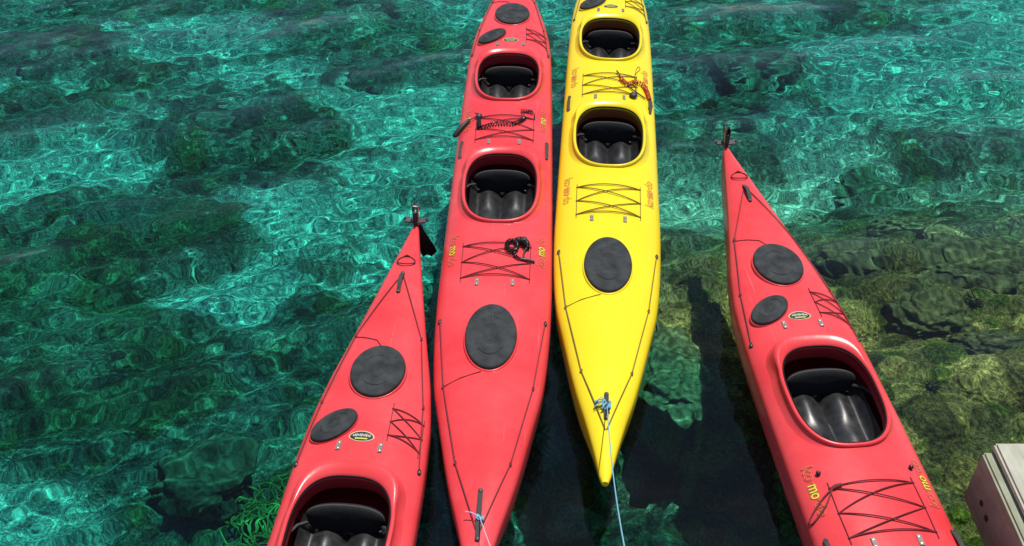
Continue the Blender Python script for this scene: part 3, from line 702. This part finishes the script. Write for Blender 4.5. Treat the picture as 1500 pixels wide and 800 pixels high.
# ------------------------------------------------------------------ loose gear on the decks
m_coil = plain('black_coil_cord', (.012, .012, .012), .3, spec=.6)
m_coilred = plain('red_coil_cord', (.62, .05, .02), .35, spec=.5)
m_blkfoam = plain('black_leash_grip', (.02, .02, .02), .55)
def spline(P, n=12):
    P = [np.array(p, float) for p in P]; P = [2 * P[0] - P[1]] + P + [2 * P[-1] - P[-2]]; o = []
    for i in range(1, len(P) - 2):
        for t in np.linspace(0, 1, n, endpoint=False):
            a, b, c, d = P[i - 1:i + 3]; o.append(.5 * (2 * b + (c - a) * t + (2 * a - 5 * b + 4 * c - d) * t * t + (-a + 3 * b - 3 * c + d) * t ** 3))
    o.append(P[-2]); return o
def coil(mb, path, R, r, pitch):
    P = spline(path, 14); L = np.concatenate([[0], np.cumsum([np.linalg.norm(b - a) for a, b in zip(P[:-1], P[1:])])]); n = int(L[-1] / pitch * 11); pts = []
    for i in range(n + 1):
        s = L[-1] * i / n; j = min(max(np.searchsorted(L, s) - 1, 0), len(P) - 2); f = (s - L[j]) / max(L[j + 1] - L[j], 1e-9)
        c = Vector(P[j] * (1 - f) + P[j + 1] * f); t = Vector(P[j + 1] - P[j]).normalized(); x = t.cross(Vector((0, 0, 1))).normalized(); y = x.cross(t)
        a = 2 * math.pi * s / pitch; pts.append(c + (x * math.cos(a) + y * math.sin(a)) * R)
    mb.tube(pts, r, 5)
def local(k, L): return [W3(k, u, w, h) for u, w, h in L]
# stretched leash on the middle deck of the red double
le = bpy.data.objects.new('coiled_leash', None); col.objects.link(le); le.location = W3('C', -1.2, 0, 0)
tag(le, 'black stretched coil leash with fat handle across the middle deck of the red double', 'leash')
bpy.context.view_layer.update()
def child(mb, name, mat, par, smooth=50):
    o = mb.build(name, mat, par, smooth); o.matrix_parent_inverse = Matrix.Translation(par.location).inverted(); return o
k = MB()
coil(k, local('C', [(-1.235, -.196, .016), (-1.17, -.19, .018), (-1.125, -.185, .016)]), .014, .0035, .009)
coil(k, local('C', [(-1.125, -.185, .014), (-1.125, -.15, .016), (-1.145, -.093, .018), (-1.155, -.014, .02), (-1.155, .06, .018)]), .014, .0035, .021)
coil(k, local('C', [(-1.155, .06, .018), (-1.2, .11, .016), (-1.26, .148, .016)]), .013, .0035, .012)
coil(k, local('C', [(-1.345, .112, .016), (-1.355, .16, .016), (-1.35, .2, .016)]), .012, .0035, .013)
k.tube(spline(local('C', [(-1.26, .148, .016), (-1.29, .13, .02), (-1.345, .112, .016)]), 6), .0035, 5)
k.tube(spline(local('C', [(-1.35, .2, .016), (-1.33, .213, .01), (-1.27, .216, .006)]), 6), .003, 5)
child(k, 'coil', m_coil, le)
k = MB(); k.tube(local('C', [(-1.122, -.375, .02), (-1.135, -.365, .025), (-1.19, -.318, .03), (-1.245, -.27, .026), (-1.262, -.258, .02)]), [.012, .021, .019, .012, .004], 10); child(k, 'grip', m_blkfoam, le)
k = MB(); k.tube(spline(local('C', [(-1.258, -.262, .02), (-1.282, -.228, .014), (-1.29, -.2, .016), (-1.24, -.196, .016)]), 6), .004, 5); child(k, 'cord', m_cord_r, le)
k = MB(); p = W3('C', -1.283, -.197, .016); k.ball(p, (.026, .022, .016), 10, 6); k.tube([(p[0] - .03, p[1] + .025, p[2] + .012), (p[0] + .02, p[1] - .005, p[2] + .014)], .005, 6); child(k, 'clip', m_dmetal, le)
# bunched leash on the front deck of the red double
lf = bpy.data.objects.new('coiled_leash', None); col.objects.link(lf); lf.location = W3('C', .28, .13, 0)
tag(lf, 'black leash bunched in a ring on the front deck of the red double', 'leash')
k = MB()
coil(k, local('C', [(.273 + .055 * math.sin(t), .095 + .032 * math.cos(t), .018) for t in np.linspace(.3, 6.4, 14)]), .013, .0033, .011)
coil(k, local('C', [(.22, .118, .02), (.20, .15, .022), (.225, .185, .02), (.28, .188, .018)]), .015, .0035, .010)
coil(k, local('C', [(.24, .125, .032), (.235, .16, .034), (.27, .18, .03)]), .013, .0033, .012)
coil(k, local('C', [(.33, .105, .014), (.375, .125, .014), (.385, .15, .012)]), .009, .003, .012)
child(k, 'coil', m_coil, lf)
k = MB(); k.tube(local('C', [(.385, .15, .012), (.386, .195, .014), (.386, .238, .012)]), [.008, .009, .007], 8); child(k, 'grip', m_dmetal, lf)
k = MB(); k.tube(spline(local('C', [(.28, .186, .02), (.31, .172, .012), (.36, .168, .012), (.386, .17, .012)]), 6), .006, 6); k.ball(W3('C', .215, .165, .03), (.026, .03, .014), 10, 6); child(k, 'clip', m_blkfoam, lf)
# red coil on the yellow kayak
ly = bpy.data.objects.new('coiled_leash', None); col.objects.link(ly); ly.location = W3('Y', -1.15, .19, 0)
tag(ly, 'red coil leash with black clip on the middle deck of the yellow kayak', 'leash')
k = MB(); coil(k, local('Y', [(-1.20, .082, .017), (-1.15, .105, .018), (-1.122, .14, .018), (-1.16, .18, .022), (-1.185, .21, .02), (-1.165, .255, .018), (-1.09, .285, .018), (-.985, .303, .018)]), .0155, .0036, .0165); child(k, 'coil', m_coilred, ly)
k = MB(); k.tube(spline(local('Y', [(-1.305, .05, .02), (-1.26, .071, .018), (-1.2, .083, .018)]), 6), .006, 6)
k.tube(spline(local('Y', [(-1.107, .139, .012), (-1.04, .19, .014), (-1.01, .227, .014), (-.983, .273, .012)]), 6), .0055, 6)
k.tube(spline(local('Y', [(-.985, .303, .018), (-.985, .322, .016), (-.93, .322, .012)]), 6), .005, 6); child(k, 'cord', m_strap, ly)
k = MB(); a0, b0 = Vector(W3('Y', -.955, .322, .012)), Vector(W3('Y', -.85, .302, .012)); k.tube([a0, a0.lerp(b0, .3), a0.lerp(b0, .75), b0], [.006, .014, .017, .006], 8); child(k, 'clip', m_blkfoam, ly)
# round black weight on a loop of the yellow kayak
fl = bpy.data.objects.new('cord_stopper', None); col.objects.link(fl); fl.location = W3('Y', -.965, .177, 0)
tag(fl, 'round black stopper on a thin cord beside the red coil leash', 'stopper')
k = MB(); k.ball(W3('Y', -.968, .177, .018), (.031, .033, .019), 14, 8); child(k, 'disc', m_blkfoam, fl)
k = MB(); k.tube(spline(local('Y', [(-.99, .182, .02), (-1.03, .198, .012), (-1.17, .198, .03), (-1.30, .195, .012)]), 6), .003, 5)
k.tube(spline(local('Y', [(-1.30, .195, .012), (-1.39, .206, .006), (-1.46, .225, .006), (-1.43, .24, .006), (-1.36, .212, .006), (-1.30, .195, .012)]), 6), .0022, 5); child(k, 'cord', m_cord_y, fl)

# loose bungee end on the right kayak
lr = MB(); lr.tube(spline(local('R', [(-1.262, -.205, .012), (-1.22, -.26, .012), (-1.15, -.33, .012), (-1.118, -.338, .01), (-1.125, -.315, .012), (-1.18, -.255, .014), (-1.262, -.2, .012)]), 8), .004, 6)
lr.tube(local('R', [(-1.262, -.212, .01), (-1.272, -.18, .014), (-1.278, -.15, .012)]), [.008, .0115, .007], 8)
tag(lr.build('bungee_tail', m_cord_r), 'loose dark red cord loop with a knot on the deck of the right kayak', 'cord')
# mooring ropes
m_rope = plain('teal_rope', (.16, .40, .50), .8, vary=.3, scale=250); m_string = plain('pale_string', (.50, .46, .62), .8)
mo = bpy.data.objects.new('mooring_rope', None); col.objects.link(mo); mo.location = W3('Y', 2.27, 0, 0)
tag(mo, 'thin blue green rope knotted to the yellow bow, running to the bottom edge', 'rope')
a0 = Vector(W3('Y', 2.275, .003, .03)); b0 = Vector((.30, 1.42, 2.12)); pts = []
for t in np.linspace(0, 1, 30):
    q = a0.lerp(b0, t); q.z -= .10 * 4 * t * (1 - t); pts.append(q)
d_ = (pts[-1] - pts[-2]); pts += [pts[-1] + d_ * 14]
k = MB(); k.tube(pts, .0026, 6); child(k, 'line', m_rope, mo)
k = MB(); r = np.random.default_rng(2)
loop = [(.0 + .02 * math.cos(t * 1.0) + r.normal(0, .003), 2.255 + .03 * math.sin(t * 1.3)) for t in np.linspace(0, 16, 40)]
k.tube([W3('Y', u, w, .022 + .012 * math.sin(i * .9)) for i, (w, u) in enumerate(loop)], .0052, 5); child(k, 'knot', m_rope, mo)
k = MB()
for i in range(9): k.tube(spline([W3('Y', 2.235, -.01, .03), W3('Y', 2.24 + r.normal(0, .008), -.035, .035 + r.normal(0, .006)), W3('Y', 2.252 + r.normal(0, .014), -.062, .03 + r.normal(0, .01))], 5), .0026, 4)
child(k, 'frayed_end', m_rope, mo)
ms = bpy.data.objects.new('mooring_string', None); col.objects.link(ms); ms.location = W3('C', 2.33, 0, 0)
tag(ms, 'thin pale lilac string knotted round the bow toggle of the red double', 'string')
a0 = Vector(W3('C', 2.335, .006, .025)); b0 = Vector((-.015, 2.1, 1.15)); pts = [a0.lerp(b0, t) - Vector((0, 0, .03 * 4 * t * (1 - t))) for t in np.linspace(0, 1, 12)]
pts.append(pts[-1] + (pts[-1] - pts[-2]) * 14)
k = MB(); k.tube(pts, .0022, 5); k.tube(spline([a0, W3('C', 2.32, -.03, .04), W3('C', 2.31, -.064, .045)], 5), .003, 5); child(k, 'line', m_string, ms)
k = MB(); k.tube([W3('C', 2.332 + .012 * math.sin(1.7 * t), .006 + .016 * math.cos(t), .02 + .008 * math.sin(t * .8)) for t in np.linspace(0, 14, 36)], .0042, 5); child(k, 'knot', m_rope, ms)

# ------------------------------------------------------------------ wooden jetty corner
def wood(name, a, b):
    m, nt, p = nodes_of(name); p.inputs['Roughness'].default_value = .85; p.inputs['Specular IOR Level'].default_value = .2
    tc = nt.nodes.new('ShaderNodeTexCoord'); mp = nt.nodes.new('ShaderNodeMapping'); mp.inputs['Scale'].default_value = (16, 1.6, 16)
    n = nt.nodes.new('ShaderNodeTexNoise'); n.inputs['Scale'].default_value = 3; n.inputs['Detail'].default_value = 8; n.inputs['Roughness'].default_value = .7
    nt.links.new(tc.outputs['Object'], mp.inputs[0]); nt.links.new(mp.outputs[0], n.inputs['Vector'])
    n2 = nt.nodes.new('ShaderNodeTexNoise'); n2.inputs['Scale'].default_value = 9; n2.inputs['Detail'].default_value = 5; nt.links.new(tc.outputs['Object'], n2.inputs['Vector'])
    ad = nt.nodes.new('ShaderNodeMath'); ad.operation = 'MULTIPLY_ADD'; ad.inputs[1].default_value = .5; nt.links.new(n.outputs['Fac'], ad.inputs[0])
    ad2 = nt.nodes.new('ShaderNodeMath'); ad2.operation = 'MULTIPLY'; ad2.inputs[1].default_value = .5; nt.links.new(n2.outputs['Fac'], ad2.inputs[0]); nt.links.new(ad2.outputs[0], ad.inputs[2])
    r = nt.nodes.new('ShaderNodeValToRGB'); r.color_ramp.elements[0].position = .35; r.color_ramp.elements[1].position = .65
    r.color_ramp.elements[0].color = (*a, 1); r.color_ramp.elements[1].color = (*b, 1); nt.links.new(ad.outputs[0], r.inputs[0]); nt.links.new(r.outputs[0], p.inputs['Base Color'])
    bm_ = nt.nodes.new('ShaderNodeBump'); bm_.inputs['Strength'].default_value = .5; bm_.inputs['Distance'].default_value = .006
    nt.links.new(ad.outputs[0], bm_.inputs['Height']); nt.links.new(bm_.outputs[0], p.inputs['Normal']); return m
m_wood = wood('weathered_wood', (.34, .335, .26), (.50, .49, .39)); m_wood2 = wood('beam_wood', (.22, .235, .16), (.38, .395, .28))  # beams and posts get a darker, greener tone than the planks
jt = bpy.data.objects.new('jetty', None); col.objects.link(jt); jt.location = (2.6, 2.0, 0)
tag(jt, 'weathered grey wooden jetty corner at the lower right edge', 'jetty')
def bevel_box(name, lo, hi, mat, bev=.012):
    bm = bmesh.new(); bmesh.ops.create_cube(bm, size=1)
    for v in bm.verts: v.co = Vector([(lo[i] + hi[i]) / 2 - jt.location[i] + v.co[i] * (hi[i] - lo[i]) for i in range(3)])
    bmesh.ops.bevel(bm, geom=bm.edges[:], offset=bev, segments=2, affect='EDGES'); me = bpy.data.meshes.new(name); bm.to_mesh(me); bm.free()
    me.materials.append(mat); me.polygons.foreach_set('use_smooth', np.ones(len(me.polygons), bool)); me.set_sharp_from_angle(angle=math.radians(50))
    return link(name, me, jt)
bevel_box('edge_beam', (2.318, -1.2, .05), (2.438, 3.34, .40), m_wood2)
bevel_box('cross_beam', (2.439, 3.14, .08), (4.6, 3.30, .40), m_wood2)
for i in range(7):
    x0 = 2.366 + i * .235; bevel_box('plank', (x0, -1.2, .404), (x0 + .225, 3.355 - .012 * ((i * 5) % 3), .452), m_wood)
for y in (2.72, .2): po = bevel_box('post', (2.35, y - .09, -2.2), (2.515, y + .09, .046), m_wood2, .02); po.cycles.is_caustics_receiver = True
for y, z in ((3.18, .20), (3.10, .185)): MB().tube([(2.314 - jt.location.x, y - jt.location.y, z), (2.328 - jt.location.x, y - jt.location.y, z)], .016, 10).build('bolt', m_black, jt)
